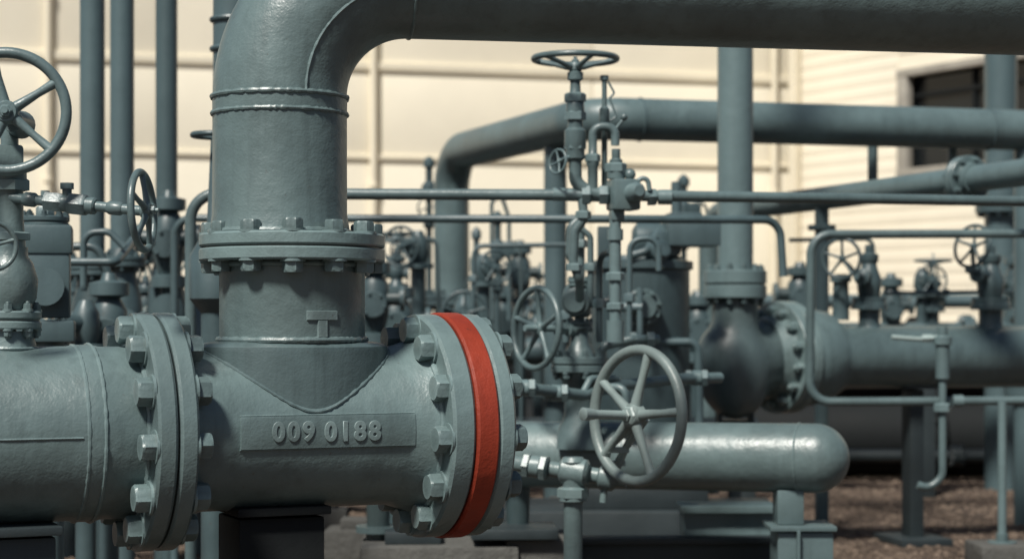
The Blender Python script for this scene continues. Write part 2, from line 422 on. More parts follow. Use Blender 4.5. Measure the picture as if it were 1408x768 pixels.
wheel(r, a1, V((.98, -.10, .05)), .104, .009, 5, -.1, PM, ph=.2, hub=.02)
wheel(r, at(-10, 338, 4.5), V((.5, -.85, 0)), .062, .006, 4, .1, PN)
# ------------------------------------------------------------------ left cluster behind
grp = 'tall vertical pipes behind the main pipe'
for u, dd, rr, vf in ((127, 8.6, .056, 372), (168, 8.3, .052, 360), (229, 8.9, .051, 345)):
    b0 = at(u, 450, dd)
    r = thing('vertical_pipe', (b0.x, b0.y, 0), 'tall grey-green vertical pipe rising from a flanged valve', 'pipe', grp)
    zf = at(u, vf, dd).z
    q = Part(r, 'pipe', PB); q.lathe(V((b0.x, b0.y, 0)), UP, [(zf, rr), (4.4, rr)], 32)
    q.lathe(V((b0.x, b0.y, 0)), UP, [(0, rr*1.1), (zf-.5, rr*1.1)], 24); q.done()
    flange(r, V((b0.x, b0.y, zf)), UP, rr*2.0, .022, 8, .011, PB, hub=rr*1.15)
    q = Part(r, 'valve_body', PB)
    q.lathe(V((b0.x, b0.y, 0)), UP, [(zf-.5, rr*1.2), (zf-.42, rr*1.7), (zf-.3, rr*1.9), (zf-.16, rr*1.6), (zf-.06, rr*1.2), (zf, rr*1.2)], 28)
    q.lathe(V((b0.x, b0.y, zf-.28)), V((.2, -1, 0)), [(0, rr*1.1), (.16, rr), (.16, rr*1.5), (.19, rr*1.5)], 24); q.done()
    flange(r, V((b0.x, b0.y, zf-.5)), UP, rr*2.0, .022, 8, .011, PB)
c = at(62, 400, 6.1)
r = thing('block_valve', (c.x, c.y, 0), 'dark grey-green square-bodied valve with bolted cover', 'valve')
q = Part(r, 'valve_body', PB); s6 = F/6.1
q.box(at(64, 392, 6.1), (.15, .15, 90/s6), .2, .01); q.box(at(64, 330, 6.1), (.165, .165, 40/s6), .2, .012)
q.box(at(64, 455, 6.1), (.18, .18, .07), .2, .01); q.lathe(V((c.x, c.y, 0)), UP, [(0, .06), (1.12, .06)], 20)
q.lathe(at(64, 395, 6.1), V((.2, -1, 0)), [(0, .05), (.1, .05), (.1, .06), (.12, .06)], 24)
q.done()
flange(r, at(62, 306, 6.1), UP, .078, .018, 8, .010, PB)
q = Part(r, 'stem', PM); q.cyl(at(62, 300, 6.1), at(62, 262, 6.1), .014); q.hexn(at(62, 296, 6.1), UP, .03, .03); q.done()
r = thing('impulse_pipe', at(250, 700, 8)-UP*.2, 'thin grey-green tube with bent ends among the valves', 'pipe')
q = Part(r, 'tube', PB)
q.tube([at(60, 340, 7.6), at(135, 338, 7.6), at(150, 380, 7.6), at(150, 430, 7.6)], .017, .06)
q.tube([at(85, 360, 7.2), at(160, 360, 7.2), at(172, 345, 7.4), at(182, 330, 7.6)], .016, .03)
q.tube([at(115, 400, 7.3), at(115, 320, 7.3), at(150, 318, 7.3), at(172, 340, 7.3)], .014, .05)
q.done()
r = thing('pressure_vessel', (at(255, 500, 9.2).x, 9.2, 0), 'pale grey-green rounded vessel standing among the valves', 'vessel')
q = Part(r, 'shell', PS); q.lathe(V((r.location.x, 9.2, 0)), UP, [(.3, .1), (.34, .2), (.5, .27), (1.1, .28), (1.22, .24), (1.3, .12), (1.33, .05)], 40)
for k in range(3):
    a = k*2.1; q.cyl(V((r.location.x+.2*math.cos(a), 9.2+.2*math.sin(a), 0)), V((r.location.x+.2*math.cos(a), 9.2+.2*math.sin(a), .5)), .025)
q.done()
c = at(322, 100, 7.2)
r = thing('vertical_pipe', (c.x, c.y, 0), 'grey-green vertical pipe with ring joints beside the elbow', 'pipe')
q = Part(r, 'pipe', PB); q.lathe(V((c.x, c.y, 0)), UP, [(0, .08), (4.2, .08)], 32); q.done()
for vv in (28, 68): 
    q = Part(r, 'ring_joint', PB); q.torus(V((c.x, c.y, at(0, vv, 7.2).z)), UP, .084, .010, 48, 8); q.done()
c = at(296, 186, 6.6)
r = thing('gate_valve', (c.x, c.y, 0), 'grey-green valve with flat horizontal handwheel behind the riser', 'valve')
q = Part(r, 'valve_body', PB); q.lathe(V((c.x, c.y, 0)), UP, [(0, .05), (1.2, .05), (1.25, .09), (1.4, .09), (1.5, .03), (c.z, .015)], 24); q.done()
wheel(r, c, UP, .088, .010, 4, .1, PB)

# ------------------------------------------------------------------ long rails / small lines
r = thing('small_bore_pipe', (at(260, 600, 7.0).x, 7.0, 0), 'long thin grey-green pipe running past the valves', 'pipe')
q = Part(r, 'pipe', PM)
L0 = at(262, 266, 7.0); L1 = at(805, 268, 7.0)
q.tube([V((L0.x, 7.0, .1)), L0, L1], .021, .10, 20)
q.done()
r = thing('small_bore_pipe', (at(900, 600, 7.1).x, 7.1, 0), 'long thin grey-green pipe running from the manifold', 'pipe')
q = Part(r, 'pipe', PM); q.tube([at(870, 269, 7.0), at(1120, 272, 7.2), at(1420, 277, 7.55), at(1700, 281, 7.9)], .0205, None, 20)
c = at(905, 271, 7.03); q.hexn(c-XA*.04, XA, .034, .035); q.lathe(c, XA, [(0, .028), (.05, .028)], 16)
q.done()
r = thing('small_bore_pipe', (at(500, 600, 8.4).x, 8.4, 0), 'thin grey-green pipe running level between valves', 'pipe')
q = Part(r, 'pipe', PB); a = at(240, 290, 8.4); q.tube([V((a.x, 8.4, .1)), at(240, 300, 8.4), at(800, 301, 8.2), at(860, 301, 8.2), at(1072, 302, 8.4), at(1077, 380, 8.4)], .018, .08, 14); q.done()
for pts in ([at(650, 420, 10), at(652, 338, 10), at(800, 336, 10), at(802, 420, 10)], [at(500, 330, 11), at(600, 328, 11), at(604, 440, 11)], [at(676, 440, 11.8), at(676, 275, 11.8), at(690, 270, 11.8), at(700, 300, 11.8), at(700, 440, 11.8)], [at(1085, 330, 11), at(1200, 328, 11), at(1204, 430, 11)], [at(1215, 403, 11.5), at(1420, 400, 11.5)],
            [at(778, 470, 7.5), at(778, 392, 7.5), at(800, 388, 7.5)], [at(824, 470, 7.2), at(824, 352, 7.2), at(840, 346, 7.1)], [at(865, 470, 8.0), at(866, 330, 8.0), at(905, 326, 8.0), at(906, 372, 8.0)]):
    r = thing('impulse_pipe', (pts[0].x, pts[0].y, .9), 'thin grey-green tube with bent ends among the valves', 'pipe')
    q = Part(r, 'tube', PB); q.tube(pts, .0125, .05, 10, 6); c_ = pts[0].lerp(pts[1], .4); q.hexn(c_, pts[1]-pts[0], .024, .035); q.done()

# ------------------------------------------------------------------ low capped pipe
la = at(600, 630, 7.7); lb = at(1168, 627, 7.15); la.z = .640; lb.z = .655
ld = (lb-la).normalized()
r = thing('capped_pipe', (lb.x, lb.y, 0), 'low grey-green horizontal pipe with a rounded end cap', 'pipe')
q = Part(r, 'pipe', PN); LL = (lb-la).length; rr = .132
q.lathe(la, ld, [(0, rr), (LL-.17, rr)]+[(LL-.13+.13*math.sin(t*.1571), rr*math.cos(t*.1571)) for t in range(0, 11)], 64)
q.torus(la+ld*(LL-.19), ld, rr, .004, 80, 6, .2)
q.done()
c = at(797, 500, 7.35)
r = thing('control_valve', (c.x, c.y, .76), 'grey-green valve column with flanged bonnet on the low pipe', 'valve')
cx = V((c.x, c.y, 0)); zz = lambda v: at(0, v, 7.35).z
q = Part(r, 'valve_body', PM)
q.lathe(cx, UP, [(.68, .09), (zz(590), .085), (zz(570), .06), (zz(530), .058), (zz(520), .075), (zz(512), .08)], 32)
q.lathe(cx, UP, [(zz(490), .062), (zz(480), .055), (zz(472), .04), (zz(455), .035)], 28)
q.done()
flange(r, V((c.x, c.y, zz(501))), UP, .112, .028, 8, .014, PM)
flange(r, V((c.x, c.y, zz(447))), UP, .052, .012, 6, .008, PM)
flange(r, V((c.x, c.y, zz(389))), UP, .046, .011, 6, .007, PM)
q = Part(r, 'stem', PM)
q.cyl(V((c.x, c.y, zz(456))), V((c.x, c.y, zz(300))), .02); q.hexn(V((c.x, c.y, zz(436))), UP, .036, .03)
q.lathe(V((c.x, c.y, zz(415))), UP, [(-.06, .03), (-.045, .045), (.045, .045), (.06, .03)], 20)
q.lathe(V((c.x, c.y, zz(415))), V((-.25, -1, 0)), [(0, .03), (.07, .03), (.07, .055), (.085, .055), (.09, .04), (.1, .04)], 24)
q.lathe(V((c.x, c.y, zz(415))), V((.9, -.2, 0)), [(0, .022), (.12, .022), (.12, .035), (.15, .035)], 20)
q.tube([V((c.x, c.y, zz(380))), V((c.x-.04, c.y-.02, zz(350))), V((c.x-.035, c.y-.02, zz(312))), V((c.x+.03, c.y, zz(290)))], .016, .04)
q.tube([at(812, 420, 7.3), at(812, 325, 7.3), at(800, 315, 7.3)], .012, .03)
q.hexn(at(812, 372, 7.3), UP, .024, .03); q.hexn(at(797, 340, 7.33), UP, .03, .03)
q.done()
q = Part(r, 'bypass_pipe', PM)
q.tube([at(826, 492, 7.3), at(826, 476, 7.3), at(868, 466, 7.3), at(905, 466, 7.35)], .018, .04, 14)
for u in (866, 890): q.hexn(at(u, 466, 7.32), XA, .032, .03)
q.tube([at(826, 532, 7.25), at(860, 532, 7.2), at(862, 560, 7.2), at(862, 600, 7.3)], .016, .04, 12)
q.done()
wc = at(737, 451, 7.25)
q = Part(r, 'side_stem', PM); e = V((c.x, c.y, zz(452)))
q.cyl(wc+(wc-e).normalized()*.05, e, .013); q.hexn(wc.lerp(e, .45), (e-wc), .026, .04); q.lathe(wc.lerp(e, .72), (e-wc), [(0, .03), (.05, .03)], 16); q.done()
wheel(r, wc, V((-.83, -.55, .05)), .166, .0125, 5, .1, PM, ph=.35)

# ------------------------------------------------------------------ central manifold with top wheel
c = at(791, 262, 7.0)
r = thing('valve_manifold', (c.x, c.y, zz(262)), 'tall grey-green valve manifold with flat top handwheel', 'valve')
def P7(u, v, dz=0): return at(u, v, 7.0+dz)
q = Part(r, 'valve_body', PM)
s7 = F/7.0
def col7(u, prof, dz=0, part=None, seg=24):
    b0 = P7(u, 450, dz); (part or q).lathe(V((b0.x, b0.y, 0)), UP, [(P7(u, v, dz).z, rr/s7) for v, rr in prof], seg)
col7(791, [(240, 9), (222, 9), (218, 13), (205, 13), (200, 15), (180, 15), (176, 11), (165, 10), (160, 13), (140, 12), (134, 8), (112, 7), (110, 11), (100, 11), (97, 6), (90, 6)])
for v in (140, 165, 205): q.hexn(P7(791, v), UP, 15/s7, 12/s7)
q.tube([P7(791, 235), P7(791, 250), P7(808, 264), P7(830, 268)], 9/s7, .05)
col7(815, [(265, 7), (230, 7), (226, 9), (214, 9), (210, 6), (195, 6)])
q.tube([P7(815, 240), P7(815, 174), P7(846, 174), P7(846, 200)], 6/s7, .035); q.hexn(P7(815, 222), UP, 11/s7, 10/s7)
q.tube([P7(880, 270, .02), P7(760, 267)], 9/s7, None)
for u in (800, 824): q.hexn(P7(u, 268), XA, 14/s7, .035)
col7(846, [(470, 8), (300, 8)])
q.box(P7(857, 268), (.105, .1, .115), .3, .012)
col7(847, [(246, 12), (232, 13), (228, 9), (220, 9), (218, 6), (205, 6)]); q.hexn(P7(847, 236), UP, 15/s7, 12/s7)
q.ball(P7(866, 240), .022); q.lathe(P7(868, 266, -.03), V((.4, -1, .1)), [(0, .035), (.05, .035), (.07, .02)], 20)
q.box(P7(848, 296), (.05, .05, .04), .2, .006)
col7(846, [(470, 12), (440, 12)]); col7(846, [(330, 11), (315, 11)])
q.hexn(P7(846, 385), UP, 13/s7, .03); q.hexn(P7(846, 425), UP, 12/s7, .025)
q.tube([P7(800, 268), P7(803, 300), P7(790, 318), P7(788, 360), P7(797, 385), P7(797, 410, .2)], 6.5/s7, .04)
for v in (300, 372): q.hexn(P7(802 if v == 300 else 790, v), UP, 11/s7, 10/s7)
q.tube([P7(876, 250), P7(890, 238), P7(893, 262)], 3.5/s7, .02, 10)
q.done()
q = Part(r, 'needle_valve', PM)
col7(831, [(262, 4), (172, 4), (168, 7), (150, 7), (146, 3.5), (112, 3.5), (110, 6), (104, 6)], .05, q, 14)
q.tube([P7(836, 112, .05), P7(845, 128, .05), P7(838, 135, .05), P7(848, 160, .05), P7(836, 168, .05)], .004, .01, 8)
q.done()
q = Part(r, 'small_stem', PM); q.cyl(P7(768, 222, -.05), P7(791, 212), .008); q.hexn(P7(779, 217), V((1, .3, .2)), .02, .025); q.done()
q = Part(r, 'side_knob', PM); q.cyl(P7(858, 163), P7(846, 178), .006); q.ball(P7(858, 161), .014); q.done()
wheel(r, P7(767, 222, -.06), V((-.75, -.65, .1)), .049, .005, 4, .1, PM)
wheel(r, P7(791, 81), UP, .165, .0115, 5, .18, PM, ph=.1)

# ------------------------------------------------------------------ prominent wheel valve
DW = 6.5
c = at(788, 650, DW)
r = thing('wheel_valve', (c.x, c.y, 0), 'worn pale grey-green handwheel valve on small-bore pipework', 'valve')
P6 = lambda u, v, dz=0: at(u, v, DW+dz)
s6 = F/DW
q = Part(r, 'pipe_branch', PN)
q.tube([P6(640, 625, .25), P6(700, 635, .1), P6(835, 656)], 11/s6, None, 18)
ax = (P6(835, 656)-P6(700, 635, .1)).normalized()
union(q, P6(737, 641, .05), ax, 14/s6, .085)
q.lathe(P6(790, 648)-ax*.05, ax, [(0, 14/s6), (.01, 19/s6), (.09, 19/s6), (.1, 14/s6)], 24)
b0 = P6(788, 450)
q.lathe(V((b0.x, b0.y, 0)), UP, [(0, 13/s6), (P6(0, 690).z, 13/s6), (P6(0, 688).z, 19/s6), (P6(0, 672).z, 19/s6), (P6(0, 668).z, 15/s6), (P6(0, 640).z, 15/s6), (P6(0, 634).z, 18/s6), (P6(0, 628).z, 14/s6)], 24)
q.hexn(P6(788, 683), UP, 22/s6, 14/s6)
q.lathe(P6(835, 656)-ax*.03, ax, [(0, 12/s6), (.01, 18/s6), (.05, 18/s6), (.07, 11/s6), (.1, 9/s6)], 20)
q.tube([P6(832, 660), P6(829, 690)], 5/s6, None, 10)
q.done()
wc = P6(876, 571, -.18); wa = V((-.79, -.61, .05)).normalized()
q = Part(r, 'stem_and_yoke', PS)
q.cyl(wc+wa*.235, wc-wa*.03, .0155); q.lathe(wc+wa*.19, wa, [(0, .018), (.045, .022), (.05, .012)], 16); q.hexn(wc+wa*.015, wa, .034, .03)
for o in (-.022, .022):
    q.tube([P6(836, 655)+XA*o, P6(850, 615, -.08)+XA*o*1.3, wc-wa*.03+UP*-.01+XA*o*.5], .010, .03, 10)
q.cyl(P6(838, 652), wc-wa*.02, .008); q.box(P6(850, 618, -.08), (.075, .02, .02), 0, .003)
q.box(P6(846, 636, -.03), (.07, .025, .02), 0, .003)
q.done()
wheel(r, wc, wa, .238, .0185, 5, -.06, PS, ph=1.35, hub=.040)
r = thing('small_bore_pipe', (at(750, 600, 6.9).x, 6.9, 0), 'thin pipe with unions crossing behind the handwheel', 'pipe')
q = Part(r, 'pipe', PM); P69 = lambda u, v: at(u, v, 6.9+(u-700)*.003)
q.tube([P69(560, 520), P69(690, 529), P69(800, 543), P69(850, 530), P69(940, 520), P69(990, 519)], .022, .05, 16)
for u, v in ((720, 533), (765, 540), (958, 519)): union(q, P69(u, v), XA, .028, .09)
q.tube([P69(800, 543), P69(812, 520), P69(850, 520), P69(856, 560)], .014, .03, 12)
q.done()

# ------------------------------------------------------------------ large right hand pipework
D9 = 9.6; s9 = F/D9
c = at(1011, 400, D9)
r = thing('suction_riser', (c.x, c.y, 0), 'thick grey-green vertical pipe above a bulbous fitting', 'pipe')
q = Part(r, 'pipe', PM); cc = V((c.x, c.y, 0)); z9 = lambda v: at(0, v, D9).z
q.lathe(cc, UP, [(z9(372), 24.5/s9), (4.4, 24.5/s9)], 40)
q.done()
flange(r, cc+UP*z9(391), UP, 43/s9, .066, 12, .016, PM, gap=.008, hub=None)
VA = math.radians(12); vd = V((math.cos(VA), math.sin(VA), 0)); vc = at(1000, 492, D9+.2)
vc.z = at(0, 492, D9).z
mb = bpy.data.metaballs.new('elbow_field'); mb.resolution = .02; mb.render_resolution = .02; mb.threshold = .3
mo = bpy.data.objects.new('elbow_field', mb); col().objects.link(mo)
ec = V((c.x-.03, c.y+.02, z9(512)))
def ballm(pos, rad):
    e_ = mb.elements.new(); e_.co = pos; e_.radius = rad; e_.stiffness = 2
for k in range(6): ballm(V((c.x-.005*k, c.y, z9(535)+(z9(480)-z9(535))*k/5)), .215)
for k in range(7): ballm((ec+UP*.03).lerp(vc+vd*.22, k/6), .25)
for k in range(9): ballm(V((c.x, c.y, z9(480)+(z9(405)-z9(480))*k/8)), .150)
dg = bpy.context.evaluated_depsgraph_get(); dg.update()
me = bpy.data.meshes.new_from_object(mo.evaluated_get(dg)); bpy.data.objects.remove(mo)
for v in me.vertices: v.co -= r.location
me.materials.clear(); me.materials.append(PE)
for p_ in me.polygons: p_.use_smooth = True
eo = bpy.data.objects.new('elbow_body', me); col().objects.link(eo); eo.parent = r
q = Part(r, 'neck', PM); q.lathe(cc, UP, [(z9(470), .100), (z9(400), .100)], 40); q.done()
r = thing('horizontal_vessel', (vc.x+1, vc.y, 0), 'grey-green horizontal vessel with large bolted end flange', 'vessel')
q = Part(r, 'shell', PM)
q.lathe(vc, vd, [(.20, .19), (.26, .2), (.36, .25), (.44, .255), (.54, .235), (.60, .19), (.64, .165), (3.2, .165), (3.3, .1)], 56)
q.torus(vc+vd*.62, vd, .17, .006, 60, 6)
q.done()
f_ = flange(r, vc+vd*.30, V((math.cos(.48), math.sin(.48), 0)), .292, .050, 14, .026, PN, seg=64, hub=.2)
for u, vt, s, WR in ((1195, 437, .055, .11), (1362, 437, .062, .12)):
    t_ = ((u-704)/F*vc.y-vc.x)/(vd.x-(u-704)/F*vd.y); bp = vc+vd*t_+UP*.15
    r = thing('vessel_valve', bp, 'grey-green flanged valve with handwheel on the vessel', 'valve', 'valves on the horizontal vessel')
    q = Part(r, 'valve_body', PB)
    q.lathe(bp, UP, [(0, s*1.2), (.03, s), (.10, s), (.10, s*1.7), (.13, s*1.7), (.135, s*1.6), (.165, s*1.6), (.165, s), (.2, s*1.1), (.26, s*1.2), (.3, s*.9), (.34, s*.7), (.36, s*.9), (.39, s*.9), (.40, s*.4), (.44, s*.4)], 28)
    wv = V((-.5, -.86, 0)) if u < 1250 else V((-.75, -.6, .2)); hc = bp+UP*.27
    q.lathe(hc, wv, [(0, s*.7), (.1, s*.6), (.1, s*.8), (.12, s*.8), (.13, s*.3), (.2, s*.3)], 20)
    q.done()
    w2 = at(1157, 355, bp.y-.2) if u < 1250 else at(1337, 338, bp.y-.2)
    q = Part(r, 'stem', PM); q.tube([hc+wv*.15, w2], .012, None, 10); q.done()
    wheel(r, w2, wv, WR, .009, 5, .1, PB)
r = thing('vessel_valve', at(1156, 437, 9.9), 'short dark post fitting on the vessel', 'valve', 'valves on the horizontal vessel')
q = Part(r, 'post', PB); bp = at(1156, 440, 9.9); q.lathe(bp, UP, [(0, .045), (.2, .04), (.2, .055), (.24, .055)], 24); q.done()
support(at(1255, 700, 10.1), .22, .3, .85, PD, 'dark steel pedestal beneath the vessel', VA, True)
support(at(1500, 700, 10.6), .26, .3, .85, PD, 'dark steel pedestal beneath the vessel', VA, True)
support(at(1010, 700, 9.65), .18, .2, .68, PD, 'dark steel pedestal beneath the bulbous fitting', 0, True)

D = 9.2
r = thing('handrail', (at(1378, 700, D).x, D, 0), 'bent grey-green tubular guard rail beside the vessel', 'handrail')
q = Part(r, 'rail', PM)
q.tube([at(1720, 320, D+.1), at(1115, 322, D), at(1113, 552, D), at(1175, 552, D), at(1720, 548, D+.1)], .0215, .10, 20, 10)
q.lathe(at(1310, 551, D), XA, [(0, .03), (.05, .03)], 16); q.done()
q = Part(r, 'post', PM); a = at(1378, 552, D); q.cyl(V((a.x, D, .1)), a, .021)
q.lathe(V((a.x, D, .1)), UP, [(0, .07), (.012, .07), (.014, .03), (.05, .03)], 20); q.done()
r = thing('concrete_footing', (a.x, D, 0), 'weathered concrete footing block on the gravel', 'concrete block', 'concrete footings')
q = Part(r, 'block', PC); q.box(V((a.x, D, .05)), (.29, .3, .11), .05, .012); q.done()
D = 9.15
r = thing('drain_pipe', (at(1296, 700, D).x, D, 0), 'thin hooked drain pipe with small lever valve', 'pipe')
q = Part(r, 'pipe', PM)
q.tube([at(1296, 470, D), at(1296, 610, D), at(1296, 655, D), at(1278, 671, D), at(1262, 666, D)], .019, .07, 14)
q.lathe(at(1296, 520, D), UP, [(0, .034), (.16, .034), (.165, .045), (.2, .045), (.21, .025), (.25, .025)], 18)
q.hexn(at(1296, 565, D), UP, .042, .04); q.done()
q = Part(r, 'lever', PS); q.tube([at(1296, 463, D), at(1262, 466, D), at(1226, 463, D)], .012, None, 10); q.hexn(at(1268, 465, D), XA, .022, .05); q.done()

a = V((2.75, 8.3, 1.895)); b_ = V((1.25, 12.0, 1.875))
dv = (b_-a).normalized()
r = thing('receding_pipe', (2.4, 9, 0), 'grey-green elevated pipe with flange joint running away', 'pipe')
q = Part(r, 'pipe', PM); q.tube([a, b_, V((b_.x, b_.y, .1))], .066, .2, 28); q.done()
flange(r, a.lerp(b_, .315), dv, .12, .03, 8, .014, PM, hub=.075)
q = Part(r, 'leg', PB); g_ = a.lerp(b_, .66); q.cyl(V((g_.x, g_.y, 0)), g_-UP*.04, .04); q.disc(V((g_.x, g_.y, g_.z-.18)), UP, 0, .03, .08, 24); q.done()

zb_ = 2.30
pA = V((5.2, 11.6, zb_)); pB = V((.42, 10.4, zb_)); pC = V((-.40, 12.5, zb_)); pD = V((-.40, 12.5, 1.3))
r = thing('overhead_header', (.42, 10.4, 0), 'large grey-green elevated pipe bending down to a flange', 'pipe')
q = Part(r, 'pipe', PM); q.tube([pA, pB, pC, pD], .117, .26, 48, 14); q.done()
q = Part(r, 'pipe', PB); q.cyl(V((-.40, 12.5, 0)), V((-.40, 12.5, 1.3)), .117, seg=40); q.done()
flange(r, V((-.40, 12.5, 1.33)), UP, .2, .035, 12, .018, PB)
for f in (.02, .45, .72):
    q = Part(r, 'weld_ring', PB); q.torus(pB.lerp(pA, f+.04), (pA-pB), .118, .006, 60, 6); q.done()
for x_, y_ in ((.25, 10.9), (3.0, 11.05)):
    q = Part(r, 'leg', PB); q.cyl(V((x_, y_, 0)), V((x_, y_, zb_-.1)), .066, seg=28); q.disc(V((x_, y_, 0)), UP, .75, .81, .12, 28); q.done()
for u in (1200, 1310):
    q = Part(r, 'hanger', PB); x_ = (u-704)/F*11.1; q.cyl(V((x_, 11.1, 1.9)), V((x_, 11.1, 2.25)), .03, seg=14); q.done()

c = at(1376, 300, 13.5)
r = thing('vertical_pipe', (c.x, c.y, 0), 'thick blue-grey vertical pipe near the building window', 'pipe')
q = Part(r, 'pipe', PB); q.lathe(V((c.x, c.y, 0)), UP, [(0, .115), (4.6, .115)], 36); q.done()
flange(r, V((c.x, c.y, 2.0)), UP, .18, .03, 12, .016, PB)

# ------------------------------------------------------------------ tank and motor
c = at(880, 450, 9.0)
r = thing('pump_tank', (c.x, c.y, 0), 'dark grey-green cylindrical pump tank with motor box', 'pump')
q = Part(r, 'tank', PB); cc = V((c.x, c.y, 0)); z0 = lambda v: at(0, v, 9.0).z
q.lathe(cc, UP, [(.3, .2), (.32, .235), (z0(372), .235), (z0(370), .252), (z0(360), .252), (z0(357), .2), (z0(352), .19)], 56)
q.done()
flange(r, at(884, 422, 8.70), V((.25, -1, 0)), .085, .018, 8, .011, PM, hub=.05)
q = Part(r, 'skid_base', PD); q.box(cc+UP*.16, (1.3, .7, .3), 0, .012); q.box(cc+UP*.33+V((0, 0, .03)), (.6, .5, .1), 0, .01); q.done()
q = Part(r, 'motor_box', PB)
q.box(at(950, 320, 8.9), (.25, .2, .13), .1, .012); q.box(at(908, 335, 8.9), (.12, .18, .12), .5, .02)
q.lathe(at(875, 330, 8.95), XA, [(-.02, .05), (0, .08), (.1, .085), (.16, .06)], 28); q.box(at(940, 300, 9.1), (.16, .15, .05), .1, .01)
q.lathe(at(905, 345, 8.78), V((.5, -1, .1)), [(-.05, .05), (.03, .05), (.035, .03), (.06, .03)], 20)
q.tube([at(905, 318, 8.85), at(890, 345, 8.75), at(865, 352, 8.75)], .02, .04); q.done()
q = Part(r, 'bracket', PB); q.box(at(830, 340, 9.0), (.06, .05, .2), 0, .006); q.done()
q = Part(r, 'vent_pipe', PB); q.cyl(at(930, 300, 9.1), at(930, 250, 9.1), .025); q.done()
r = thing('small_bore_pipe', (at(760, 600, 8.6).x, 8.6, 0), 'thin pipe stub leaving the pump tank', 'pipe')
q = Part(r, 'pipe', PB); q.tube([at(835, 422, 8.65), at(884, 422, 8.6)], .022); q.tube([at(900, 470, 8.8), at(960, 470, 8.8), at(962, 600, 8.8)], .02, .05); q.tube([at(880, 395, 8.6), at(880, 460, 8.6)], .014); q.done()

# ------------------------------------------------------------------ plinths and base frames
r = thing('concrete_plinth', at(620, 750, 7.6)*1, 'dark weathered concrete plinth under the valves', 'concrete plinth', 'concrete footings'); r.location.z = 0
q = Part(r, 'plinth', PC); q.box(V((r.location.x-.05, 7.65, .15)), (.62, .6, .30), .05, .02)
q.box(V((r.location.x+.36, 7.6, .16)), (.3, .4, .32), .05, .015); q.done()
q = Part(r, 'pad', PD); q.box(V((r.location.x+.25, 7.5, .345)), (.34, .3, .04), .05, .006); q.box(V((r.location.x-.15, 7.55, .325)), (.22, .28, .05), .05, .006); q.done()
for sgn, x_ in ((0, at(712, 700, 7.55).x), (1, at(520, 700, 7.6).x)):
    r = thing('pipe_stand', (x_, 7.55, 0), 'short flanged steel stand under small pipes', 'pipe support', 'supports under the pipework')
    q = Part(r, 'post', PM if sgn else PB); q.lathe(V((x_, 7.6, 0)), UP, [(.0, .05), (.33, .05), (.33, .09), (.355, .09), (.355, .045), (.51, .05), (.53, .07), (.56, .07)], 24); q.done()
xr = at(1092, 700, 7.2).x
r = thing('pipe_support', (xr, 7.25, 0), 'grey-green welded steel saddle under the capped pipe', 'pipe support', 'supports under the pipework')
q = Part(r, 'saddle', PM); q.box(V((xr-.02, 7.22, .47)), (.10, .14, .13), 0, .006); q.box(V((xr+.03, 7.22, .25)), (.21, .22, .26), 0, .008)
q.box(V((xr+.02, 7.22, .395)), (.25, .26, .018), 0, .003); q.box(V((xr+.0, 7.10, .30)), (.012, .04, .18), 0, .003); q.done()
q = Part(r, 'base_block', PC); q.box(V((xr+.03, 7.22, .06)), (.36, .4, .12), 0, .015); q.done()
x2 = at(1003, 700, 7.75).x
r = thing('steel_base_frame', (x2, 7.8, 0), 'grey-green low steel skid base with dark long beam', 'steel frame')
q = Part(r, 'base_box', PM); q.box(V((x2, 7.85, .405)), (.40, .22, .03), .02, .004); q.box(V((x2, 7.88, .20)), (.37, .18, .375), .02, .006); q.done()
q = Part(r, 'beam', PD); q.box(V((x2-.40, 7.72, .285)), (1.15, .12, .025), .02, .004); q.box(V((x2-.40, 7.72, .136)), (1.15, .03, .27), .02, .002); q.done()
for (u, dd, w_, h_) in ((240, 10.5, .4, .16), (130, 11.5, .3, .2), (440, 10.2, .3, .18), (820, 9.4, .45, .3), (500, 9.0, .35, .2)):
    a = at(u, 700, dd)
    r = thing('concrete_footing', (a.x, dd, 0), 'weathered concrete footing block on the gravel', 'concrete block', 'concrete footings')
    q = Part(r, 'block', PC); q.box(V((a.x, dd, h_/2)), (w_, w_*.8, h_), random.uniform(-.1, .1), .015); q.box(V((a.x, dd, h_+.02)), (w_*.6, w_*.5, .05), 0, .006); q.done()

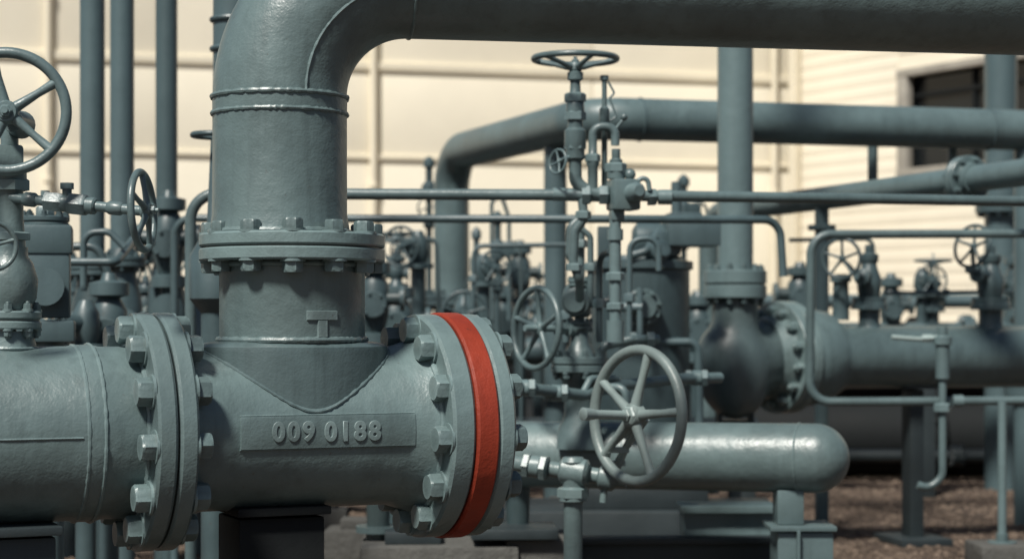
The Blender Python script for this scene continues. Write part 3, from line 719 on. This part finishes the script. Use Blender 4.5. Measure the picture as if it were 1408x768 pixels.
# ------------------------------------------------------------------ background valve stations
def station(u, vt, dd, s, kind, lab):
    zlow = 0
    if 1050 < u: dd = 12.9; zlow = 1.16
    g0 = at(u, 450, dd); g0.z = 0; zt = at(u, vt, dd).z
    r = thing('valve_station', g0+UP*zlow, lab, 'valve', 'valves standing behind the main pipe')
    q = Part(r, 'riser', PB); k = s*.8
    if kind == 0:
        zbse = max(zt-s*8.2, zlow+.08)
        q.lathe(g0, UP, [(zlow, k), (zbse-.04, k), (zbse-.04, k*2), (zbse, k*2)], 20); q.done()
        gate_valve(r, g0+UP*zbse, UP, s, s*2.6, PB, nb=6)
    elif kind == 1:
        q.lathe(g0, UP, [(zlow, k), (zt-s*3, k), (zt-s*3, k*2), (zt-s*2.5, k*2), (zt-s*2.4, k*1.1), (zt-s*1.5, k*1.5), (zt, k*1.3), (zt+s, k*.6)], 20)
        a = V((random.uniform(-.8, .6), -1, 0)).normalized(); h = g0+UP*(zt-s*.8)
        q.lathe(h, a, [(0, k), (s*2, k*.8), (s*2, k*1.1), (s*2.3, k*1.1), (s*2.3, k*.3), (s*4, k*.3)], 16); q.done()
        wheel(r, h+a*s*3.8, a, s*2.2, None, 5, .1, PB)
    elif kind == 2:
        q.lathe(g0, UP, [(zlow, k*.5), (zt-.5, k*.5), (zt-.48, k), (zt-.42, k), (zt-.4, k*.5), (zt-.3, k*.5), (zt-.28, k*1.3), (zt-.2, k*1.3), (zt-.17, k*.6), (zt-.08, k*.6), (zt-.07, k), (zt-.03, k), (zt, k*.3)], 16)
        q.box(g0+UP*(zt-.24)+XA*s*1.2, (s*2, s*1.4, s*1.6), .2, .004)
        q.tube([g0+UP*(zt-.2), g0+UP*(zt-.18)+XA*s*3, g0+UP*(zt-.5)+XA*s*3.2, g0+UP*.3+XA*s*3.2], k*.25, .05, 8); q.done()
        wheel(r, g0+UP*(zt-.36)-YA*s*2, V((.3, -1, 0)), s*1.6, None, 4, .1, PB)
    else:
        q.lathe(g0, UP, [(min(zlow, zt-.46), k), (zt-.45, k), (zt-.45, k*2.1), (zt-.40, k*2.1), (zt-.39, k*1.2), (zt-.3, k*1.8), (zt-.15, k*1.8), (zt-.1, k*1.1), (zt-.09, k*2), (zt-.04, k*2), (zt-.03, k*.9), (zt, k*.6)], 24)
        q.lathe(g0+UP*(zt-.22), XA, [(-s*3, k*1.6), (-s*2.6, k*1.6), (-s*2.6, k*.9), (s*2.6, k*.9), (s*2.6, k*1.6), (s*3, k*1.6)], 20); q.done()
        flange(r, g0+UP*(zt-.25)-YA*s*1.6, YA, k*1.7, .02, 6, .009, PB, indiv=False)
    return r
labs = ['grey-green gate valve with flat handwheel on a riser', 'grey-green valve with upright handwheel on a riser', 'slim instrument valve stack with thin tubing', 'squat flanged grey-green valve on a riser']
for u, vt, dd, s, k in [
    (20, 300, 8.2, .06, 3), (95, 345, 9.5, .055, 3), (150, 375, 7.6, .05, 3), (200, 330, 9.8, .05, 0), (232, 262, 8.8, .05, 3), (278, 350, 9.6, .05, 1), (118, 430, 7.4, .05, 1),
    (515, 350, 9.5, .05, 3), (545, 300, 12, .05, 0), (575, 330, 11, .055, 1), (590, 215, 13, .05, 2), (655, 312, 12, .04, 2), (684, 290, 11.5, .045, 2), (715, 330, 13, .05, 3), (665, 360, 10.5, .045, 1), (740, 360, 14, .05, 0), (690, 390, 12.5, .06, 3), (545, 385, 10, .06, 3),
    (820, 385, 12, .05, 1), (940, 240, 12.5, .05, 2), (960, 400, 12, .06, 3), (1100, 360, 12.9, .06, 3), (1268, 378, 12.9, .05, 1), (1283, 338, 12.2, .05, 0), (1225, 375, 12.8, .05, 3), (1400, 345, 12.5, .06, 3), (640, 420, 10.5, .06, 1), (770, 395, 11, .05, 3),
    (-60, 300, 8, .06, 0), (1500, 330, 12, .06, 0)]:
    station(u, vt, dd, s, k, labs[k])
def header(x0, x1, y, z, rr, mat, lab, nleg=3):
    r = thing('header_pipe', ((x0+x1)/2, y, 0), lab, 'pipe', 'long low header pipes')
    q = Part(r, 'pipe', mat); a = V((x0, y, z)); b = V((x1, y, z)); q.tube([a, b], rr, None, 32); q.done()
    nfl = max(2, int((x1-x0)/1.6))
    for i in range(nfl): flange(r, a.lerp(b, (i+.5)/nfl), b-a, rr*(1.6 if rr < .2 else 1.25), .03, 10, .016, mat, seg=32, indiv=False)
    for i in range(nleg):
        q = Part(r, 'leg', PD); c_ = a.lerp(b, [.02, .98, .45][i]); q.box(V((c_.x, c_.y, (z-rr)/2)), (.12, .16, z-rr), 0, .004); q.done()
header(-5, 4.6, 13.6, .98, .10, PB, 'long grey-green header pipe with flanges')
header(-5, 6, 14.6, .31, .30, PBK, 'large header pipe low above the ground, blackened to stand in for deep shade')  # added dark mass: black colour stands in for shade behind the pipework
header(-5, 6, 15.3, .84, .32, PBK, 'large header pipe on steel legs, blackened to stand in for deep shade')  # black and widened to meet the lower pipe, filling the shadow zone
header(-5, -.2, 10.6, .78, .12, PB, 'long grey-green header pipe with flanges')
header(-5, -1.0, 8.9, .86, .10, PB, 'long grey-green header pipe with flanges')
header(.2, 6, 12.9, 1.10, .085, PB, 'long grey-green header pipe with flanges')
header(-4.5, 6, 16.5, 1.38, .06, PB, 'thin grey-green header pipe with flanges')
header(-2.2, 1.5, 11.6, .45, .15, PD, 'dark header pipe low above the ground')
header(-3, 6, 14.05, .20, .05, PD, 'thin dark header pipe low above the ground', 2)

# ------------------------------------------------------------------ buildings
wslope = 2.6/10.35
W0 = V((-16, 24-(16-6.5)*wslope, 0)); W1 = V((3.95, 24+(3.95+6.5)*wslope, 0))
wd = (W1-W0).normalized(); wn = V((wd.y, -wd.x, 0)); WL = (W1-W0).length; wrz = math.atan2(wd.y, wd.x)
r = thing('cream_building', (W0+W1)/2, 'long cream panelled industrial building behind the pipes', 'building')
q = Part(r, 'wall', MW)
q.box((W0+W1)/2-wn*.2+UP*4.2, (WL, .36, 8.4), wrz, 0)
nP = 7
for i in range(nP):
    for (z0_, z1_) in ((.3, 3.39), (3.43, 4.60), (4.64, 8.3)):
        cpt = W0+wd*(WL*(i+.5)/nP)-wn*.01+UP*((z0_+z1_)/2); q.box(cpt, (WL/nP-.015, .04, z1_-z0_), wrz, .006)
q.done()
q = Part(r, 'ledge', MT); 
for zz_, hh in ((4.62, .11), (3.41, .06)): q.box((W0+W1)/2+wn*.025+UP*zz_, (WL, .05, hh), wrz, .01)
q.done()
for u in (66, 512, 1062):
    k_ = (u-704)/F
    t_ = (k_*W0.y-W0.x)/(wd.x-k_*wd.y); c_ = W0+wd*t_+wn*.08
    q = Part(r, 'downpipe', MT); q.tube([c_+UP*.1, c_+UP*8.2], .045, None, 16)
    for zz_ in (1.5, 3.0, 5.4): q.disc(c_+UP*zz_, UP, 0, .06, .065, 16)
    q.done()
q = Part(r, 'roof', MRS); q.box((W0+W1)/2-wn*2.8+UP*8.5, (WL+.6, 6.2, .16), wrz, .01); q.done()
E0 = V((3.97, 26.5, 0)); E1 = E0+(V((6.2, 23.0, 0))-E0).normalized()*12
ed = (E1-E0).normalized(); en = V((ed.y, -ed.x, 0)); 
if en.y > 0: en = -en
EL = 12; erz = math.atan2(ed.y, ed.x)
r = thing('siding_building', (E0+E1)/2, 'cream board-clad building with a dark framed window', 'building')
def onE(u): 
    k_ = (u-704)/F; return (k_*E0.y-E0.x)/(ed.x-k_*ed.y)
ta, tb = onE(1245), onE(1245)+3.4
za, zb2 = 3.16, 4.46
q = Part(r, 'wall', MSID)
def slab(t0, t1, z0_, z1_, off=0, th=.3):
    q.box(E0+ed*((t0+t1)/2)-en*(th/2-off)+UP*((z0_+z1_)/2), (t1-t0, th, z1_-z0_), erz, 0)
slab(0, ta, 0, 8.0); slab(tb, EL, 0, 8.0); slab(ta, tb, 0, za); slab(ta, tb, zb2, 8.0)
z_ = .3
while z_ < 7.9:
    for (t0, t1) in ((0.03, ta-.12), (tb+.12, EL)) if za-.15 < z_ < zb2+.15 else ((0.03, EL),):
        q.box(E0+ed*((t0+t1)/2)+en*.006+UP*(z_+.085), (t1-t0, .012, .164), erz, .004)
    z_ += .17
q.done()
q = Part(r, 'window', MG); q.box(E0+ed*((ta+tb)/2)-en*.12+UP*((za+zb2)/2), (tb-ta-.01, .03, zb2-za-.01), erz, 0); q.done()
q = Part(r, 'window_frame', PF)
for zz_ in (za, zb2): q.box(E0+ed*((ta+tb)/2)+en*.02+UP*zz_, (tb-ta+.2, .12, .10), erz, .008)
for tt in (ta, tb): q.box(E0+ed*tt+en*.018+UP*((za+zb2)/2), (.18, .11, zb2-za-.105), erz, .008)
q.done()
q = Part(r, 'window_bar', PBK)
q.box(E0+ed*((ta+tb)/2)-en*.07+UP*(zb2-.30), (tb-ta-.2, .04, .05), erz, .004)
for k in range(1, 3): q.box(E0+ed*(ta+(tb-ta)*k/3)-en*.08+UP*((za+zb2)/2), (.05, .04, zb2-za-.11), erz, .004)
q.done()
q = Part(r, 'corner_post', MT); q.box(E0+en*.1+ed*.1+UP*4, (.12, .12, 8), erz, .01); q.done()
q = Part(r, 'roof', MRS); q.box((E0+E1)/2-en*2.6+UP*8.12, (EL+.4, 5.8, .16), erz, .01); q.done()

# ------------------------------------------------------------------ ground
m, nt, b = newmat('gravel'); L = nt.links.new
tc = N(nt, 'ShaderNodeTexCoord'); co = tc.outputs['Object']
vo = N(nt, 'ShaderNodeTexVoronoi', Scale=38); L(co, vo.inputs['Vector'])
hs = N(nt, 'ShaderNodeSeparateColor'); L(vo.outputs['Color'], hs.inputs[0])
rp = ramp(nt, .0, 1.0, (.030, .022, .017, 1), (.20, .145, .11, 1)); L(hs.outputs[0], rp.inputs[0])
n1 = N(nt, 'ShaderNodeTexNoise', Scale=1.2, Detail=5); L(co, n1.inputs['Vector']); rn = ramp(nt, .35, .7); L(n1.outputs[0], rn.inputs[0])
cmul = mixc(nt, 1.0, rp.outputs[0], mixc(nt, rn.outputs[0], (.5, .47, .45), (1.0, .95, .9)), 'MULTIPLY')
L(cmul, b.inputs['Base Color']); b.inputs['Roughness'].default_value = .9
bb = N(nt, 'ShaderNodeBump'); bb.inputs['Strength'].default_value = .9; bb.inputs['Distance'].default_value = .02; bb.invert = True
L(vo.outputs['Distance'], bb.inputs['Height']); L(bb.outputs[0], b.inputs['Normal'])
MGR = m
bm = bmesh.new(); bmesh.ops.create_grid(bm, x_segments=60, y_segments=60, size=150)
me = bpy.data.meshes.new('ground'); bm.to_mesh(me); bm.free(); me.materials.append(MGR)
o = bpy.data.objects.new('ground', me); col().objects.link(o); o['kind'] = 'structure'; o['label'] = 'brown gravel yard ground'
MST = plain('gravel_stone', (.25, .185, .14), .85, 14, .85, .3)
verts = []; faces = []
for i in range(13000):
    y = 8.6+7*random.random()**1.3; x = random.uniform(-.30*y, .33*y); s = random.uniform(.010, .026)*(1.6 if random.random() < .06 else 1)
    k = len(verts); hgt = s*random.uniform(.4, .8); a0 = random.random()*6.28
    for j in range(5):
        a = a0+j*1.2566; rr = s*random.uniform(.7, 1.1); verts.append((x+rr*math.cos(a), y+rr*math.sin(a), hgt*.15))
    for j in range(3):
        a = a0+.5+j*2.094; rr = s*random.uniform(.3, .6); verts.append((x+rr*math.cos(a), y+rr*math.sin(a), hgt*random.uniform(.8, 1.1)))
    faces += [(k+5, k+6, k+7), (k, k+1, k+5), (k+1, k+6, k+5), (k+1, k+2, k+6), (k+2, k+3, k+6), (k+3, k+7, k+6), (k+3, k+4, k+7), (k+4, k, k+7), (k, k+5, k+7)]
me = bpy.data.meshes.new('loose_gravel'); me.from_pydata(verts, [], faces); me.materials.append(MST)
o = bpy.data.objects.new('loose_gravel', me); col().objects.link(o); o['kind'] = 'stuff'; o['label'] = 'loose brown gravel stones scattered on the yard'; o['category'] = 'gravel'

# ------------------------------------------------------------------ light, camera
w = bpy.data.worlds.new('World'); scene.world = w; w.use_nodes = True; nt = w.node_tree
bg = nt.nodes['Background']; sky = nt.nodes.new('ShaderNodeTexSky'); sky.sky_type = 'NISHITA'; sky.sun_disc = False
el = math.radians(52); azv = V((-.46, -.89, 0)).normalized()
sky.sun_elevation = el; sky.sun_rotation = math.atan2(azv.x, azv.y); sky.dust_density = 1.5
nt.links.new(sky.outputs[0], bg.inputs[0]); bg.inputs[1].default_value = .05
sl = bpy.data.lights.new('sun', 'SUN'); sl.energy = 5.0; sl.angle = math.radians(9); sl.color = (1, .96, .88)
so = bpy.data.objects.new('sun', sl); col().objects.link(so)
sv = azv*math.cos(el)+UP*math.sin(el); so.rotation_euler = (-sv).to_track_quat('-Z', 'Y').to_euler(); so.location = (0, -5, 12)
cam = bpy.data.cameras.new('camera'); cam.lens = F/1408*36; cam.sensor_width = 36; cam.shift_y = 66/1408
cam.clip_end = 600; cam.dof.use_dof = True; cam.dof.focus_distance = 4.95; cam.dof.aperture_fstop = 2.9
co_ = bpy.data.objects.new('camera', cam); co_.location = (0, 0, H); co_.rotation_euler = (math.pi/2, 0, 0); col().objects.link(co_)
scene.camera = co_
scene.view_settings.view_transform = 'Standard'; scene.view_settings.look = 'None'; scene.view_settings.exposure = 0
